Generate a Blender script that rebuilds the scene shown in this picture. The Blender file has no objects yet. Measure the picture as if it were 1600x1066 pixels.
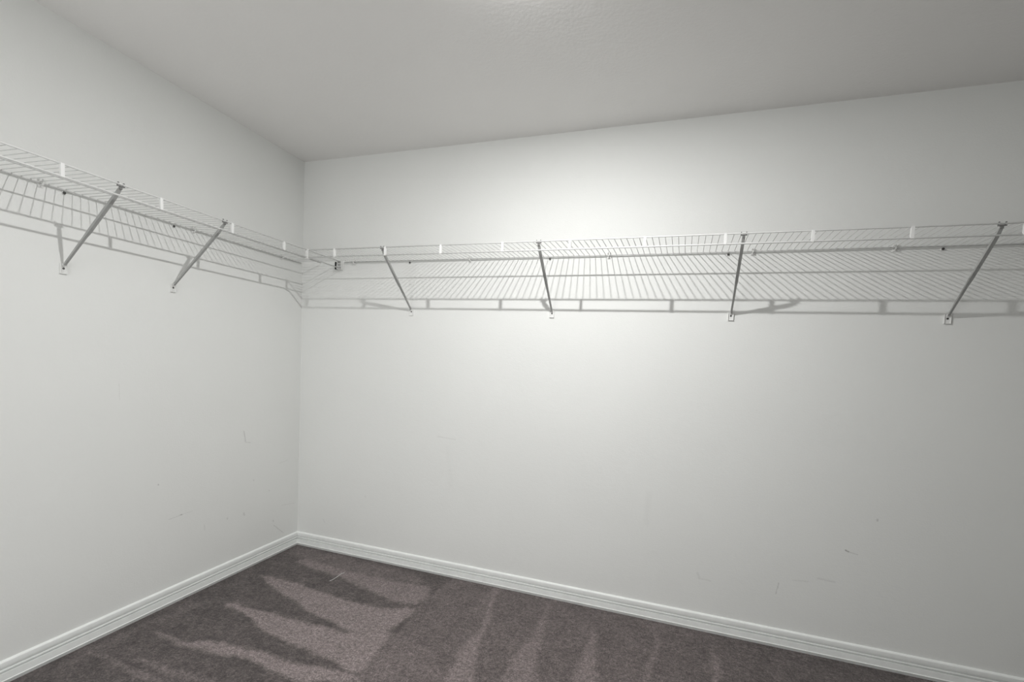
import bpy, bmesh, math, random
from mathutils import Vector, Matrix, noise
random.seed(4)
C = bpy.context.scene.collection
H = 2.44                      # ceiling height
K = 0.0486                    # the left wall is a little out of square
D = 0.307                     # shelf depth
HS = 1.818                    # shelf height
HP = 1.524                    # height of the brace screws
XR, YF = 4.9, -3.05          # far right wall, wall behind the camera

# ------------------------------------------------------------------ camera
yaw, pitch, roll = math.radians(-19.300), math.radians(-4.0166), math.radians(2.9172)
fw = Vector((math.sin(yaw)*math.cos(pitch), math.cos(yaw)*math.cos(pitch), math.sin(pitch)))
rt = Vector((math.cos(yaw), -math.sin(yaw), 0)); up = rt.cross(fw)
r2 = math.cos(roll)*rt + math.sin(roll)*up
u2 = -math.sin(roll)*rt + math.cos(roll)*up
cam = bpy.data.cameras.new('camera'); co = bpy.data.objects.new('camera', cam); C.objects.link(co)
co.matrix_world = Matrix(((r2.x, u2.x, -fw.x, 2.3132), (r2.y, u2.y, -fw.y, -2.472), (r2.z, u2.z, -fw.z, 1.2425), (0, 0, 0, 1)))
cam.sensor_fit = 'HORIZONTAL'; cam.sensor_width = 36.0
cam.lens = 753.5/1600*36.0
cam.shift_y = (624.27-533)/1600
cam.clip_start = 0.02
bpy.context.scene.camera = co

# ------------------------------------------------------------------ world, exposure, light
WORLD = 3.0  # glow outside the added opening, fills the room with soft light
w = bpy.data.worlds.new('world'); bpy.context.scene.world = w; w.use_nodes = True
w.node_tree.nodes['Background'].inputs[0].default_value = (1, 1, .995, 1)
w.node_tree.nodes['Background'].inputs[1].default_value = WORLD
vs = bpy.context.scene.view_settings
vs.view_transform = 'Standard'; vs.look = 'None'; vs.gamma = 1; vs.use_curve_mapping = False
vs.exposure = 0.07
BULB = 26.0                   # watts of the downlight
LR = .018                     # its radius
LX, LY = 1.79, -1.155          # where the downlight sits

# ------------------------------------------------------------------ helpers
def obj(name, bm, m, parent=None, smooth=False):
    me = bpy.data.meshes.new(name)
    bmesh.ops.recalc_face_normals(bm, faces=bm.faces)
    bm.to_mesh(me); bm.free()
    if m: me.materials.append(m)
    if smooth:
        for p in me.polygons: p.use_smooth = True
    o = bpy.data.objects.new(name, me); C.objects.link(o)
    if parent: o.parent = parent
    return o
def share(name, me, parent, loc=(0, 0, 0), rot=(0, 0, 0)):
    o = bpy.data.objects.new(name, me); C.objects.link(o); o.parent = parent
    o.location = loc; o.rotation_euler = rot
    return o
def empty(name, loc, rz=0, label=None, cat=None, group=None):
    o = bpy.data.objects.new(name, None); C.objects.link(o); o.location = loc; o.rotation_euler = (0, 0, rz)
    o.empty_display_size = .05
    tag(o, label, cat, group); return o
def tag(o, label=None, cat=None, group=None, kind=None):
    if label: o['label'] = label
    if cat: o['category'] = cat
    if group: o['group'] = group
    if kind: o['kind'] = kind
    return o
def box(bm, a, b, bev=0):
    v = [bm.verts.new((x, y, z)) for x in (a[0], b[0]) for y in (a[1], b[1]) for z in (a[2], b[2])]
    fs = [bm.faces.new([v[i] for i in f]) for f in ((0, 1, 3, 2), (4, 6, 7, 5), (0, 4, 5, 1), (2, 3, 7, 6), (0, 2, 6, 4), (1, 5, 7, 3))]
    if bev:
        es = list({e for f in fs for e in f.edges})
        bmesh.ops.bevel(bm, geom=es, offset=bev, segments=2, affect='EDGES', profile=.6)
def tube(bm, pts, r, n=8):
    pts = [Vector(p) for p in pts]; rings = []
    ref = Vector((0, 0, 1))
    d0 = (pts[1]-pts[0]).normalized()
    if abs(d0.dot(ref)) > .9: ref = Vector((1, 0, 0)) if abs(d0.x) < .9 else Vector((0, 1, 0))
    for i, p in enumerate(pts):
        a = pts[max(i-1, 0)]; b = pts[min(i+1, len(pts)-1)]; d = (b-a).normalized()
        s = d.cross(ref)
        if s.length < 1e-4: s = d.cross(Vector((1, 0, 0)))
        s.normalize(); t = s.cross(d).normalized()
        rr = r[i] if isinstance(r, (list, tuple)) else r
        rings.append([bm.verts.new(p+rr*(math.cos(2*math.pi*k/n)*s+math.sin(2*math.pi*k/n)*t)) for k in range(n)])
    for a, b in zip(rings, rings[1:]):
        for k in range(n): bm.faces.new((a[k], a[(k+1) % n], b[(k+1) % n], b[k]))
    bm.faces.new(rings[0][::-1]); bm.faces.new(rings[-1])
def lathe(bm, prof, n=24, axis='z', c=(0, 0, 0)):
    rings = []
    for r, h in prof:
        rings.append([bm.verts.new(((c[0]+r*math.cos(2*math.pi*k/n), c[1]+r*math.sin(2*math.pi*k/n), c[2]+h) if axis == 'z'
                                   else (c[0]+r*math.cos(2*math.pi*k/n), c[1]+h, c[2]+r*math.sin(2*math.pi*k/n)))) for k in range(n)])
    for a, b in zip(rings, rings[1:]):
        for k in range(n): bm.faces.new((a[k], a[(k+1) % n], b[(k+1) % n], b[k]))
    bm.faces.new(rings[0][::-1]); bm.faces.new(rings[-1])

class NT:
    def __init__(s, name):
        s.m = bpy.data.materials.new(name); s.m.use_nodes = True; s.t = s.m.node_tree; s.n = s.t.nodes; s.l = s.t.links
        s.b = s.n['Principled BSDF']
    def new(s, t, **k):
        n = s.n.new(t)
        for a, v in k.items(): setattr(n, a, v)
        return n
    def put(s, sock, v):
        if isinstance(v, bpy.types.NodeSocket): s.l.new(v, sock)
        else: sock.default_value = v
    def math(s, op, a, b=None, c=None, clamp=False):
        n = s.new('ShaderNodeMath', operation=op, use_clamp=clamp); s.put(n.inputs[0], a)
        if b is not None: s.put(n.inputs[1], b)
        if c is not None: s.put(n.inputs[2], c)
        return n.outputs[0]
    def noise(s, vec, scale, detail=2, rough=.5):
        n = s.new('ShaderNodeTexNoise'); s.put(n.inputs['Vector'], vec); n.inputs['Scale'].default_value = scale
        n.inputs['Detail'].default_value = detail; n.inputs['Roughness'].default_value = rough
        return n.outputs['Fac']
    def mix(s, f, a, b):
        n = s.new('ShaderNodeMix', data_type='RGBA'); s.put(n.inputs[0], f); s.put(n.inputs[6], a); s.put(n.inputs[7], b)
        return n.outputs[2]
    def range(s, v, a, b, c=0, d=1):
        n = s.new('ShaderNodeMapRange'); s.put(n.inputs[0], v)
        for i, x in enumerate((a, b, c, d)): n.inputs[i+1].default_value = x
        return n.outputs[0]
    def bump(s, h, st, dist):
        n = s.new('ShaderNodeBump'); n.inputs['Strength'].default_value = st; n.inputs['Distance'].default_value = dist
        s.put(n.inputs['Height'], h); s.l.new(n.outputs[0], s.b.inputs['Normal'])

def paint(name, col, rough=.6, spec=.3, var=.0):
    t = NT(name); t.b.inputs['Roughness'].default_value = rough; t.b.inputs['Specular IOR Level'].default_value = spec
    tc = t.new('ShaderNodeTexCoord').outputs['Object']
    f = t.range(t.noise(tc, 30, 3), .3, .7)
    c = tuple(x*(1-.05-var) for x in col)
    t.put(t.b.inputs['Base Color'], t.mix(f, c+(1,), tuple(col)+(1,)))
    return t.m

WALLCOL = (.83, .84, .823)
def wall_mat(name, marks, col=WALLCOL, bumpst=.25, scale=150, rough=.62):
    """painted orange-peel drywall; marks are scuffs given as segments in the wall's own plane (x, z)"""
    t = NT(name); t.b.inputs['Roughness'].default_value = rough; t.b.inputs['Specular IOR Level'].default_value = .3
    tc = t.new('ShaderNodeTexCoord').outputs['Object']
    big = t.range(t.noise(tc, 1.7, 3), .3, .7)
    base = t.mix(big, tuple(x*.985 for x in col)+(1,), tuple(x*1.01 for x in col)+(1,))
    if marks:
        sp = t.new('ShaderNodeSeparateXYZ'); t.put(sp.inputs[0], tc); X, Z = sp.outputs[0], sp.outputs[2]
        wob = t.noise(tc, 55, 3); wob2 = t.range(t.noise(tc, 170, 2), .35, .62)
        Xw = t.math('ADD', X, t.math('MULTIPLY_ADD', wob, .010, -.005)); total = None
        for x0, z0, x1, z1, wd, st in marks:
            dx, dz = x1-x0, z1-z0; L2 = max(dx*dx+dz*dz, 1e-8)
            a = t.math('SUBTRACT', Xw, x0); b = t.math('SUBTRACT', Z, z0)
            h = t.math('MULTIPLY_ADD', a, dx/L2, t.math('MULTIPLY', b, dz/L2), clamp=True)
            ex = t.math('MULTIPLY_ADD', h, -dx, a); ez = t.math('MULTIPLY_ADD', h, -dz, b)
            d = t.math('SQRT', t.math('MULTIPLY_ADD', ex, ex, t.math('MULTIPLY', ez, ez)))
            f = t.range(d, wd, wd*.25, 0, st)
            total = f if total is None else t.math('MAXIMUM', total, f)
        total = t.math('MULTIPLY', total, t.math('MULTIPLY_ADD', wob2, .6, .4))
        base = t.mix(total, base, (.13, .12, .11, 1))
    t.put(t.b.inputs['Base Color'], base)
    n1 = t.noise(tc, scale, 3, .55); n2 = t.noise(tc, scale*.35, 2)
    t.bump(t.math('MULTIPLY_ADD', n2, .7, n1), bumpst, .002)
    return t.m

# ------------------------------------------------------------------ data measured on the floor (m) and on the walls (m)
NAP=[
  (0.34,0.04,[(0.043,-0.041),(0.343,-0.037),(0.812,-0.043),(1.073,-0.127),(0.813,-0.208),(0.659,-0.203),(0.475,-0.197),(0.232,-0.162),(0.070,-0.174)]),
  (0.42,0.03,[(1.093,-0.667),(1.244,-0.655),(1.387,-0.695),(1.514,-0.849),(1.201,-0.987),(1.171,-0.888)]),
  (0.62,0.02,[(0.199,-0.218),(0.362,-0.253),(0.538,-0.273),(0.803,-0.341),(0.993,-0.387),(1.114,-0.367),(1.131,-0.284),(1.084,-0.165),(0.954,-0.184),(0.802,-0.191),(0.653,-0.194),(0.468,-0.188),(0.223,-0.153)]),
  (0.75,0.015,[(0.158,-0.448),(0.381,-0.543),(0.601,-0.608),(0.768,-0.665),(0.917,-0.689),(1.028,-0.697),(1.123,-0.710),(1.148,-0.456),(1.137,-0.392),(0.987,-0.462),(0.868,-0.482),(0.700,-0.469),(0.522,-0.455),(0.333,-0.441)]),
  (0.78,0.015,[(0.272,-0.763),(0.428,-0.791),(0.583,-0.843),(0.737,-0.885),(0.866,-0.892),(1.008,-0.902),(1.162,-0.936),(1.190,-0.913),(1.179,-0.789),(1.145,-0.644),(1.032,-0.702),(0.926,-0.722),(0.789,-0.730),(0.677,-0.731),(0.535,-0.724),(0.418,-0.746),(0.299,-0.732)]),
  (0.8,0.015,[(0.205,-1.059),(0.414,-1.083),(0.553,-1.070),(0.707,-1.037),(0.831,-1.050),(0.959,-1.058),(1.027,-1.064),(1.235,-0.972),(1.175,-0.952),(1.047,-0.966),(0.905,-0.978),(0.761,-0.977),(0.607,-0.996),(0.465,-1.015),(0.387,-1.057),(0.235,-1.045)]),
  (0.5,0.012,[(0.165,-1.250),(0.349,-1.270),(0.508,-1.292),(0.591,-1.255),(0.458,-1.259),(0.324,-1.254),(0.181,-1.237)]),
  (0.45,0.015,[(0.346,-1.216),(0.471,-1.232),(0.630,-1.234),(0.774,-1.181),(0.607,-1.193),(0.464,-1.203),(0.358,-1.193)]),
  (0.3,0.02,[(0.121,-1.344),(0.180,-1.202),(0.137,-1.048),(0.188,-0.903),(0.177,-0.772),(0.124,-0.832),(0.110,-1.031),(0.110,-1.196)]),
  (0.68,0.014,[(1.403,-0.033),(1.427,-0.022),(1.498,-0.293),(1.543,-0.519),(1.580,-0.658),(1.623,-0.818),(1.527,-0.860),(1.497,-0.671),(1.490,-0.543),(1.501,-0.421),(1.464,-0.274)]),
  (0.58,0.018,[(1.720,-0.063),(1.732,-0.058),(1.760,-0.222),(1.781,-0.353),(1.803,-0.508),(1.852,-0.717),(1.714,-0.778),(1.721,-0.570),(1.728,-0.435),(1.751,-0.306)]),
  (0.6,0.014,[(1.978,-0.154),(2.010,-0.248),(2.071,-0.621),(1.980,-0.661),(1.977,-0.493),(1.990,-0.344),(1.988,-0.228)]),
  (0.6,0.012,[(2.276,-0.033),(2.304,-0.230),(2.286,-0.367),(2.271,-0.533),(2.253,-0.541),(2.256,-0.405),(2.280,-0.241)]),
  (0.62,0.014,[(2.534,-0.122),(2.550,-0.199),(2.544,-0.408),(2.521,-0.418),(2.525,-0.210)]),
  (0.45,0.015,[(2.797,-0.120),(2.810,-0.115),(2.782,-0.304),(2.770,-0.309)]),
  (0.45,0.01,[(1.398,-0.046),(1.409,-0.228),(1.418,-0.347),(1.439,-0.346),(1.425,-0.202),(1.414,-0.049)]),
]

MARKS={
 'L':[
  (0.4391,0.7995,0.4250,0.7359,0.004,0.35),
  (0.4250,0.7359,0.3935,0.7279,0.003,0.25),
  (0.8722,0.4227,0.8103,0.4269,0.0025,0.2),
  (0.8137,0.4279,0.8037,0.4282,0.004,0.5),
  (0.8070,0.4292,0.7488,0.4289,0.0025,0.15),
  (0.2101,0.2200,0.2084,0.2155,0.006,0.3),
  (0.2042,0.1880,0.1226,0.1131,0.003,0.3),
  (0.5433,0.3322,0.5412,0.3280,0.006,0.25),
  (0.4323,0.3292,0.4277,0.3167,0.008,0.22),
  (0.6835,0.3396,0.6796,0.3112,0.004,0.15),
  (0.3670,0.5053,0.3646,0.5011,0.005,0.25),
  (0.9248,0.6062,0.9233,0.6028,0.004,0.35),
  (0.2497,0.4153,0.2447,0.4161,0.005,0.18),
  (0.1432,0.2962,0.0197,0.2801,0.003,0.12),
  (0.1655,0.5682,0.0954,0.5759,0.003,0.12),
  (1.0928,1.0794,1.0906,1.0108,0.003,0.1),
 ],
 'R':[
  (3.0473,0.5017,3.0598,0.4967,0.005,0.6),
  (3.0598,0.4967,3.0941,0.4899,0.004,0.2),
  (3.1516,0.6572,3.1533,0.6517,0.005,0.35),
  (2.4501,0.2797,2.4606,0.2561,0.008,0.14),
  (2.4606,0.2561,2.5100,0.2532,0.005,0.12),
  (2.8007,0.3025,2.7918,0.2486,0.003,0.3),
  (2.1936,0.6378,2.1946,0.4876,0.022,0.04),
  (2.8588,0.3264,2.9149,0.3317,0.005,0.12),
  (2.9535,0.3544,3.0186,0.3497,0.006,0.14),
  (1.0006,0.8121,1.1198,0.8053,0.005,0.12),
  (0.2069,0.1960,0.2174,0.1808,0.006,0.12),
  (1.0735,0.7524,1.1001,0.5317,0.02,0.025),
  (0.5175,0.3941,0.5225,0.3867,0.006,0.12),
 ],
}

# ------------------------------------------------------------------ materials
M_back = wall_mat('painted_drywall_back', MARKS['R'])
M_left = wall_mat('painted_drywall_left', MARKS['L'])
M_wall = wall_mat('painted_drywall', [])
M_ceil = wall_mat('orange_peel_ceiling', [], col=(.87, .86, .845), bumpst=.5, scale=75, rough=.5)
M_trim = paint('trim_paint', (.92, .94, .925), .3, .5)
M_wire = paint('white_coated_wire', (.66, .665, .655), .45, .35)
M_tab = paint('white_tab', (.88, .885, .875), .4, .5)
M_rail = paint('white_coated_rail', (.76, .765, .755), .4, .5)
M_hook = paint('shaded_hook', (.20, .20, .195), .45, .4)  # hook colour darkened to carry the shade under the front rail
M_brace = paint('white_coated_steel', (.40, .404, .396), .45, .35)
M_plastic = paint('white_plastic', (.82,.825,.81), .4, .5)
M_dark = paint('dark_recess', (.02, .02, .02), .6, .3)
M_screw = paint('dark_screw', (.05, .05, .048), .4, .5)
M_glass = NT('lit_bulb'); M_glass.b.inputs['Base Color'].default_value = (1, 1, 1, 1)
M_glass.b.inputs['Emission Color'].default_value = (1, .985, .965, 1); M_glass.b.inputs['Emission Strength'].default_value = 60
M_glass = M_glass.m

# carpet: nap direction (brushed light / dark) is stored per vertex, fine fibre speckle is noise
t = NT('cut_pile_carpet'); t.b.inputs['Roughness'].default_value = 1; t.b.inputs['Specular IOR Level'].default_value = .05
t.b.inputs['Sheen Weight'].default_value = .15; t.b.inputs['Sheen Roughness'].default_value = .6
tc = t.new('ShaderNodeTexCoord').outputs['Object']
at = t.new('ShaderNodeAttribute', attribute_name='nap').outputs['Fac']
mp = t.new('ShaderNodeMapping'); t.put(mp.inputs[0], tc); mp.inputs['Scale'].default_value = (1, 1, 1)
f1 = t.noise(tc, 150, 3, .8); f2 = t.noise(tc, 60, 3, .7); f3 = t.noise(tc, 9, 4, .6); f4 = t.noise(tc, 30, 3, .6)
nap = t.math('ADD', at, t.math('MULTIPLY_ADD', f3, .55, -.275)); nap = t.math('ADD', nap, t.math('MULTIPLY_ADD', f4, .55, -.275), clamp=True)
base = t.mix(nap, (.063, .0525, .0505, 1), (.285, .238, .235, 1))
sp_ = t.math('MULTIPLY', t.range(f1, .32, .68, .35, 1.65), t.range(f2, .3, .7, .65, 1.35))
vm = t.new('ShaderNodeVectorMath', operation='SCALE'); t.put(vm.inputs[0], base); t.put(vm.inputs['Scale'], sp_)
t.put(t.b.inputs['Base Color'], vm.outputs[0])
t.bump(t.math('MULTIPLY_ADD', f2, .6, f1), .8, .006)
M_carpet = t.m

# ------------------------------------------------------------------ the room
TH = .12
cK, sK = math.cos(K), math.sin(K)
LEN_L = -YF/cK + .0
def quad(name, pts, m, thick):
    """a slab: four corners of the inner face and an outward thickness vector"""
    bm = bmesh.new(); a = [bm.verts.new(p) for p in pts]; b = [bm.verts.new(Vector(p)+Vector(thick)) for p in pts]
    bm.faces.new(a); bm.faces.new(b[::-1])
    for i in range(4): bm.faces.new((a[i], b[i], b[(i+1) % 4], a[(i+1) % 4]))
    o = obj(name, bm, m); o['kind'] = 'structure'; return o
quad('wall_back', [(-TH, 0, 0), (XR+TH, 0, 0), (XR+TH, 0, H), (-TH, 0, H)], M_back, (0, TH, 0))
wl = quad('wall_left', [(0, 0, 0), (LEN_L, 0, 0), (LEN_L, 0, H), (0, 0, H)], M_left, (0, -TH, 0))
wl.rotation_euler = (0, 0, -math.pi/2+K)
quad('wall_right', [(XR, 0, 0), (XR, YF, 0), (XR, YF, H), (XR, 0, H)], M_wall, (TH, 0, 0))
XL = math.tan(K)*-YF
DX0, DX1, DH = .5, 1.4, 2.10            # unseen opening added behind the camera to let in fill light
bm = bmesh.new()
box(bm, (XL-TH, YF-TH, 0), (DX0, YF, H)); box(bm, (DX1, YF-TH, 0), (XR+TH, YF, H)); box(bm, (DX0, YF-TH, DH), (DX1, YF, H))
obj('wall_front', bm, M_wall)['kind'] = 'structure'
quad('ceiling', [(-TH, TH, H), (XR+TH, TH, H), (XR+TH, YF-TH, H), (-TH, YF-TH, H)], M_ceil, (0, 0, TH))

# floor: fine grid carrying the nap attribute
def inside(x, y, pl):
    c = False; n = len(pl)
    for i in range(n):
        x0, y0 = pl[i]; x1, y1 = pl[(i+1) % n]
        if (y0 > y) != (y1 > y) and x < (x1-x0)*(y-y0)/(y1-y0)+x0: c = not c
    return c
def segd(x, y, pl):
    best = 9
    for i in range(len(pl)):
        x0, y0 = pl[i]; x1, y1 = pl[(i+1) % len(pl)]; dx, dy = x1-x0, y1-y0; L = dx*dx+dy*dy or 1e-9
        h = min(1, max(0, ((x-x0)*dx+(y-y0)*dy)/L)); best = min(best, math.hypot(x-x0-h*dx, y-y0-h*dy))
    return best
G = .0125; nx = int((XR+TH*2)/G)+1; ny = int((-YF+TH*2)/G)+1
verts, faces, vals = [], [], []
bbs = [(v, s, pl, min(p[0] for p in pl)-s, max(p[0] for p in pl)+s, min(p[1] for p in pl)-s, max(p[1] for p in pl)+s) for v, s, pl in NAP]
for j in range(ny):
    for i in range(nx):
        x = -TH+i*G; y = TH-j*G
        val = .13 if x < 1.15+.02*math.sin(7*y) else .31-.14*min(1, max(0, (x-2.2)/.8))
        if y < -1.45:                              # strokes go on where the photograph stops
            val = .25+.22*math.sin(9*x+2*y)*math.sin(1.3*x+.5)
        j1 = noise.noise_vector(Vector((x*9, y*9, 0)))*.014+noise.noise_vector(Vector((x*32, y*32, 5)))*.012   # ragged stroke edges
        X_, Y_ = x+j1.x, y+j1.y
        for v, s, pl, xa, xb, ya, yb in bbs:
            if xa-.03 < x < xb+.03 and ya-.03 < y < yb+.03:
                d = segd(X_, Y_, pl); d = d if inside(X_, Y_, pl) else -d
                k = min(1, max(0, .5+d/(2*s))); k = k*k*(3-2*k)
                val = val*(1-k)+v*k
        verts.append((x, y, 0)); vals.append(val)
for j in range(ny-1):
    for i in range(nx-1):
        a = j*nx+i; faces.append((a, a+nx, a+nx+1, a+1))
me = bpy.data.meshes.new('floor'); me.from_pydata(verts, [], faces); me.materials.append(M_carpet)
me.attributes.new('nap', 'FLOAT', 'POINT').data.foreach_set('value', vals)
fl = bpy.data.objects.new('floor', me); C.objects.link(fl); fl['kind'] = 'structure'

# baseboards: a moulded profile run along each wall (depth from wall, height)
HB = .087
PROF = [(0, 0), (.0105, 0), (.0150, .0130), (.0158, .0150), (.0132, .0168), (.0128, .0300), (.0122, .0420), (.0120, .0420), (.0040, .0425), (.0040, .0470),
        (.0112, .0485), (.0115, .0500), (.0112, .0530), (.0108, .0538), (.0035, .0543), (.0035, .0590), (.0092, .0605), (.0100, .0650), (.0100, .0740), (.0092, .0810), (.0060, .0850), (.0030, HB), (0, HB)]
def baseboard(name, p0, p1, n, e0=0, e1=0):
    """e0/e1: how far each end is mitred back per unit of depth"""
    bm = bmesh.new(); p0, p1, n = Vector(p0), Vector(p1), Vector(n); d = (p1-p0).normalized(); R = []
    for p, s in ((p0, e0), (p1, -e1)):
        R.append([bm.verts.new(p+n*t_+d*(s*t_)+Vector((0, 0, z))) for t_, z in PROF])
    for i in range(len(PROF)):
        k = (i+1) % len(PROF); bm.faces.new((R[0][i], R[0][k], R[1][k], R[1][i]))
    bm.faces.new(R[0]); bm.faces.new(R[1])
    o = obj(name, bm, M_trim); o['kind'] = 'structure'; return o
nl = Vector((cK, sK, 0)); dl = Vector((sK, -cK, 0))
mit = 1/math.tan((math.pi/2-K)/2)
cl = dl*LEN_L
pl_ = bpy.data.lights.new('fill_opening_portal', 'AREA'); pl_.shape = 'RECTANGLE'; pl_.size = DX1-DX0; pl_.size_y = DH; pl_.cycles.is_portal = True
po = bpy.data.objects.new('fill_opening_portal', pl_); C.objects.link(po); po.location = ((DX0+DX1)/2, YF-TH*.5, DH/2); po.rotation_euler = (math.pi/2, 0, 0)  # guides sampling of the fill through the added opening
baseboard('baseboard_back', (0, 0, 0), (XR, 0, 0), (0, -1, 0), mit, 1)
baseboard('baseboard_left', (0, 0, 0), cl, nl, mit, 0)
baseboard('baseboard_right', (XR, 0, 0), (XR, YF, 0), (-1, 0, 0), 1, 1)
baseboard('baseboard_front', (XR, YF, 0), (DX1, YF, 0), (0, 1, 0), 1, 0)

# ------------------------------------------------------------------ wire shelves
PITCH = .02677
def clip_shape(bm, s):
    """small plastic wall clip: wall pad, saddle over the back rail, two ears"""
    box(bm, (-.008, .0005*s, -.018), (.008, .004*s, .012), .001)
    for q in (-.0055, .0055):                           # two fingers over the rail
        tube(bm, [(q, .003*s, .0095), (q, .009*s, .0115), (q, .0155*s, .0095), (q*1.1, .0180*s, .002)], .0022, 6)
    tube(bm, [(0, .004*s, -.010), (0, .0105*s, -.0115), (0, .0165*s, -.009), (0, .0190*s, -.003)], .0030, 6)
def shelf(name, loc, rz, s, x0, x1, tabs, clips, pads, phase, label):
    """local x runs along the wall, s*y points into the room"""
    t = empty(name, loc, rz, label, 'wire shelf')
    YB, YM, YFr = .010*s, .156*s, D*s
    def rail(nm, y, z, r, a, b, m=M_wire):
        bm = bmesh.new(); tube(bm, [(a, y, z), (b, y, z)], r, 10); return obj(nm, bm, m, t, True)
    rail('front_rail', YFr, 0, .0029, x0, x1, M_rail)
    rail('lower_rail', YFr, -.0400, .0033, x0, x1, M_rail)
    rail('support_rail', YM, -.0030, .0028, x0+.004, x1)
    rail('back_rail', YB, -.0030, .0029, x0+.004, x1)
    bm = bmesh.new(); tube(bm, [(0, .006*s, -.0045), (0, .0075*s, .0006), (0, .011*s, .0014), (0, YFr-.001*s, .0012)], .0014, 6)
    first = obj('cross_wire', bm, M_wire, t, True); k = math.ceil((x0+.006-phase)/PITCH); i = 0
    while phase+k*PITCH < x1-.003:
        x = phase+k*PITCH
        if i == 0: first.location = (x, 0, 0)
        else: share('cross_wire', first.data, t, (x, 0, 0))
        k += 1; i += 1
    bm = bmesh.new()                                    # strap tab: face and two folded flanges
    box(bm, (-.0055, YFr+.0026*s, -.0425), (.0055, YFr+.0044*s, .0022), .0006)
    for q in (-.0055, .0043): box(bm, (q, YFr-.0045*s, -.0405), (q+.0012, YFr+.0030*s, .0010))
    first = obj('tab', bm, M_tab, t)
    for i, x in enumerate(tabs):
        if i == 0: first.location = (x, 0, 0)
        else: share('tab', first.data, t, (x, 0, 0))
    bm = bmesh.new(); clip_shape(bm, s); first = obj('wall_clip', bm, M_plastic, t)
    for i, x in enumerate(clips):
        if i == 0: first.location = (x, 0, 0)
        else: share('wall_clip', first.data, t, (x, 0, 0))
    bm = bmesh.new()                                    # anchors under the back rail with a dark screw
    box(bm, (-.0055, .0004*s, -.018), (.0055, .0035*s, -.001), .001)
    first = obj('wall_anchor', bm, M_plastic, t)
    bm = bmesh.new(); lathe(bm, [(.0050, .0030*s), (.0054, .0050*s), (.0040, .0078*s), (.0016, .0086*s)], 12, 'y', (0, 0, -.0125))
    sc = obj('anchor_screw', bm, M_screw, first)
    for i, x in enumerate(pads):
        if i == 0: first.location = (x, 0, 0)
        else:
            f2_ = share('wall_anchor', first.data, t, (x, 0, 0)); share('anchor_screw', sc.data, f2_)
    return t
right = shelf('wire_shelf', (0, 0, HS), 0, -1, .324, XR-.004,
      [.502, .820, 1.142, 1.469, 1.794, 2.120, 2.437, 2.747, 3.062, 3.380, 3.70, 4.02],
      [.399, 1.165, 1.924, 2.574, 3.112, 3.9], [.781, 1.619, 2.472, 3.276, 4.09], .502+PITCH*.5,
      'long white wire shelf running along the back wall to the right edge')
left = shelf('wire_shelf', (0, 0, HS), -math.pi/2+K, 1, .020, LEN_L-.12,
      [.499, .817, 1.144, 1.470, 1.795, 2.115, 2.435, 2.755], [1.358, .756, .186, 1.95, 2.55], [1.285, .853, 1.72, 2.15], 1.497,
      'white wire shelf on the left wall ending at the back corner')
# corner strap where the right shelf hangs on the left shelf's front rails
bm = bmesh.new()
box(bm, (.3150, -.3180, -.044), (.3290, -.3100, -.0005), .0012)
box(bm, (.3130, -.3190, -.002), (.3310, -.2990, .0042), .0012)
box(bm, (.3130, -.3190, -.0475), (.3310, -.3000, -.0425), .0012)
o = obj('corner_clip', bm, M_plastic, right)
# end bracket on the back wall that carries the left shelf's front rails
e = empty('end_bracket', (.296, 0, HS), 0, 'small white bracket with a dark slot holding the shelf end at the corner', 'bracket')
bm = bmesh.new()
box(bm, (-.020, -.0045, -.050), (.022, -.0004, .012), .0015)
box(bm, (-.016, -.0230, -.046), (-.0125, -.0040, .006), .0008)
box(bm, (.0150, -.0230, -.046), (.0185, -.0040, .006), .0008)
for z in (-.046, -.030, -.014, .002): box(bm, (-.014, -.0215, z), (.017, -.0040, z+.0035), .0006)
obj('body', bm, M_plastic, e)
bm = bmesh.new(); box(bm, (-.0270, -.0260, -.046), (-.0165, -.0030, -.001), .0030); obj('slot', bm, M_dark, e)

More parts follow.
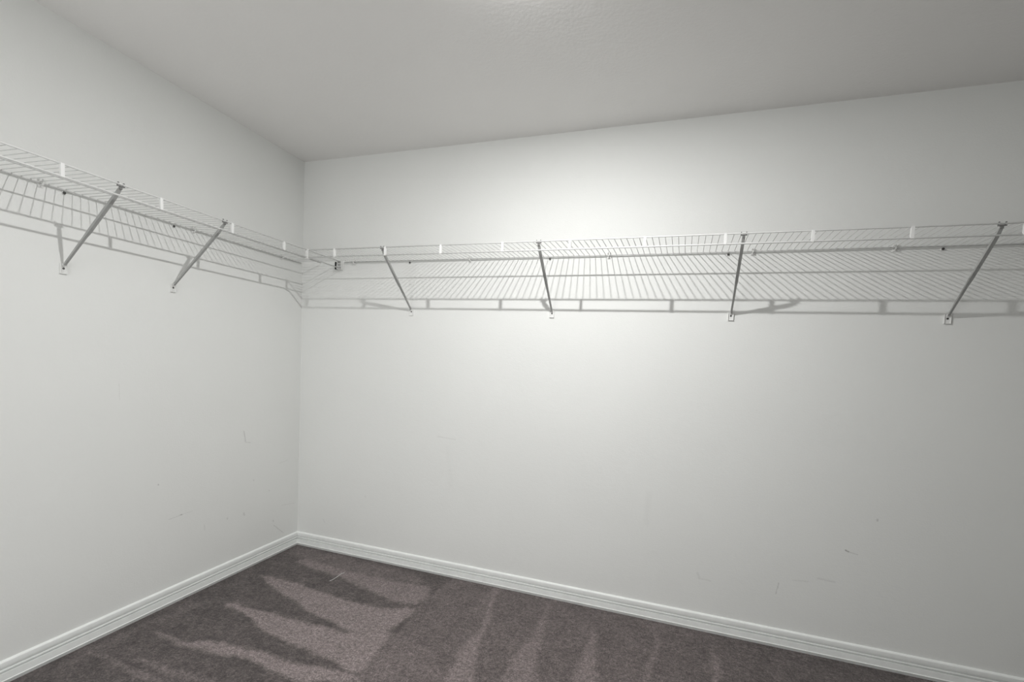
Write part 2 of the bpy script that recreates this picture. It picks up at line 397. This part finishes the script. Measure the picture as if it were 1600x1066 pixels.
# ------------------------------------------------------------------ shelf braces
def make_brace():
    """built for the back wall: wall plane y=0, room towards -y, x=0 is the brace's own plane, z=0 at the screw"""
    t = empty('shelf_brace', (0, 0, 0))
    top = Vector((0, -D+.004, HS-HP-.010)); bot = Vector((0, -.0075, .016))
    d = (bot-top); L = d.length; d.normalize(); n = Vector((0, -d.z, d.y)); 
    if n.z > 0: n = -n                                   # n points down, away from the shelf
    bm = bmesh.new(); R = []
    # channel section, open above, tapering to the wall
    for f, w_, h_ in ((0, .0052, .004), (.06, .0058, .009), (.12, .0060, .0105), (.55, .0058, .0100), (.62, .0046, .0085), (1, .0038, .0070)):
        p = top+d*(L*f); th = .0011
        sec = [(-w_, 0), (-w_, h_), (w_, h_), (w_, 0), (w_-th, 0), (w_-th, h_-th), (-w_+th, h_-th), (-w_+th, 0)]
        R.append([bm.verts.new(p+Vector((a, 0, 0))+n*b) for a, b in sec])
    for a, b in zip(R, R[1:]):
        for k in range(8): bm.faces.new((a[k], a[(k+1) % 8], b[(k+1) % 8], b[k]))
    bm.faces.new(R[0]); bm.faces.new(R[-1])
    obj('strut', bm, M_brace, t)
    bm = bmesh.new(); zt = HS-HP
    box(bm, (-.0125, -D-.0035, zt-.0085), (.0125, -D+.0045, zt-.0045), .001)      # cross head under the rail
    box(bm, (-.0052, -D-.0010, zt-.0170), (.0052, -D+.0035, zt-.0075), .001)
    for q in (-.0095, .0095):                                                     # two tines hooked over the rail
        tube(bm, [(q, -D+.0040, zt-.007), (q, -D+.0050, zt+.001), (q, -D+.0025, zt+.0050), (q, -D-.0015, zt+.0052), (q, -D-.0035, zt+.0035)], .0017, 6)
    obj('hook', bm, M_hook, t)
    bm = bmesh.new()                                                              # wall plate with a raised rim
    box(bm, (-.0120, -.0035, -.021), (.0120, -.0003, .019), .0009)
    box(bm, (-.0120, -.0075, -.021), (-.0102, -.0030, .019), .0005); box(bm, (.0102, -.0075, -.021), (.0120, -.0030, .019), .0005)
    box(bm, (-.0120, -.0065, -.021), (.0120, -.0030, -.0192), .0005)
    box(bm, (-.0048, -.0100, .0085), (.0048, -.0030, .0190), .001)
    pl = obj('wall_plate', bm, M_plastic, t)
    bm = bmesh.new(); lathe(bm, [(.0040, -.0030), (.0042, -.0045), (.0030, -.0060), (.0010, -.0066)], 12, 'y', (0, 0, 0))
    obj('screw', bm, M_screw, pl)
    return t
def copy_tree(o, parent=None):
    c = o.copy(); C.objects.link(c); c.parent = parent
    for ch in list(o.children): copy_tree(ch, c)
    return c
proto = make_brace()
spots = [('R', .8027, 'thin grey diagonal brace nearest the room corner under the back shelf'),
         ('R', 1.6456, 'diagonal brace second from the corner under the back shelf'),
         ('R', 2.5044, 'nearly upright diagonal brace third from the corner under the back shelf'),
         ('R', 3.3169, 'slanting grey brace at the far right end of the back shelf'),
         ('L', .8553, 'diagonal brace under the left shelf, the one nearer the corner'),
         ('L', 1.2906, 'large grey diagonal brace nearest the left edge under the left shelf')]
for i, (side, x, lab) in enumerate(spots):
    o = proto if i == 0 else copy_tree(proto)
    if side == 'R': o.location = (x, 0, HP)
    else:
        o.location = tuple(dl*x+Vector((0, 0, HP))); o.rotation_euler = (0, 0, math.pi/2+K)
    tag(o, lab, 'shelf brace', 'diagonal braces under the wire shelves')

# ------------------------------------------------------------------ small flush downlight in the ceiling (just above the frame)
lamp = empty('ceiling_downlight', (LX, LY, H), 0, 'small round white downlight set flush in the ceiling above the view', 'ceiling light')
bm = bmesh.new(); n_ = 40; R = []
for r_, z_ in ((.052, -.0004), (.052, -.0035), (.046, -.0040), (.030, -.0020), (LR+.002, -.0008), (LR+.002, -.0004)):
    R.append([bm.verts.new((r_*math.cos(2*math.pi*k/n_), r_*math.sin(2*math.pi*k/n_), z_)) for k in range(n_)])
for p_, q_ in zip(R, R[1:]):
    for k in range(n_): bm.faces.new((p_[k], p_[(k+1) % n_], q_[(k+1) % n_], q_[k]))
obj('trim_ring', bm, M_plastic, lamp, True)
bm = bmesh.new(); lathe(bm, [(LR, -.0004), (LR, -.0015), (LR*.96, -.0040), (LR*.8, -.0066), (LR*.5, -.0084), (LR*.2, -.0092)], 32); obj('diffuser', bm, M_glass, lamp)

ld = bpy.data.lights.new('downlight_light', 'AREA'); ld.shape = 'DISK'; ld.size = LR*2; ld.energy = BULB; ld.color = (1, .995, .982)
lo = bpy.data.objects.new('downlight_light', ld); C.objects.link(lo); lo.location = (0, 0, -.0105); lo.parent = lamp
ls = bpy.data.lights.new('downlight_rim_light', 'POINT'); ls.shadow_soft_size = LR*.8; ls.energy = BULB*.17; ls.color = ld.color   # the domed diffuser also throws light sideways
lo = bpy.data.objects.new('downlight_rim_light', ls); C.objects.link(lo); lo.location = (0, 0, -.022); lo.parent = lamp

# ------------------------------------------------------------------ a scrap of thread lying on the carpet
bm = bmesh.new()
tube(bm, [(.555, -.346, .0035), (.560, -.326, .004), (.558, -.292, .0035), (.553, -.248, .004), (.558, -.226, .003)], .0012, 5)
tag(obj('lint_thread', bm, M_plastic), 'thin pale thread lying on the carpet near the back corner', 'thread')
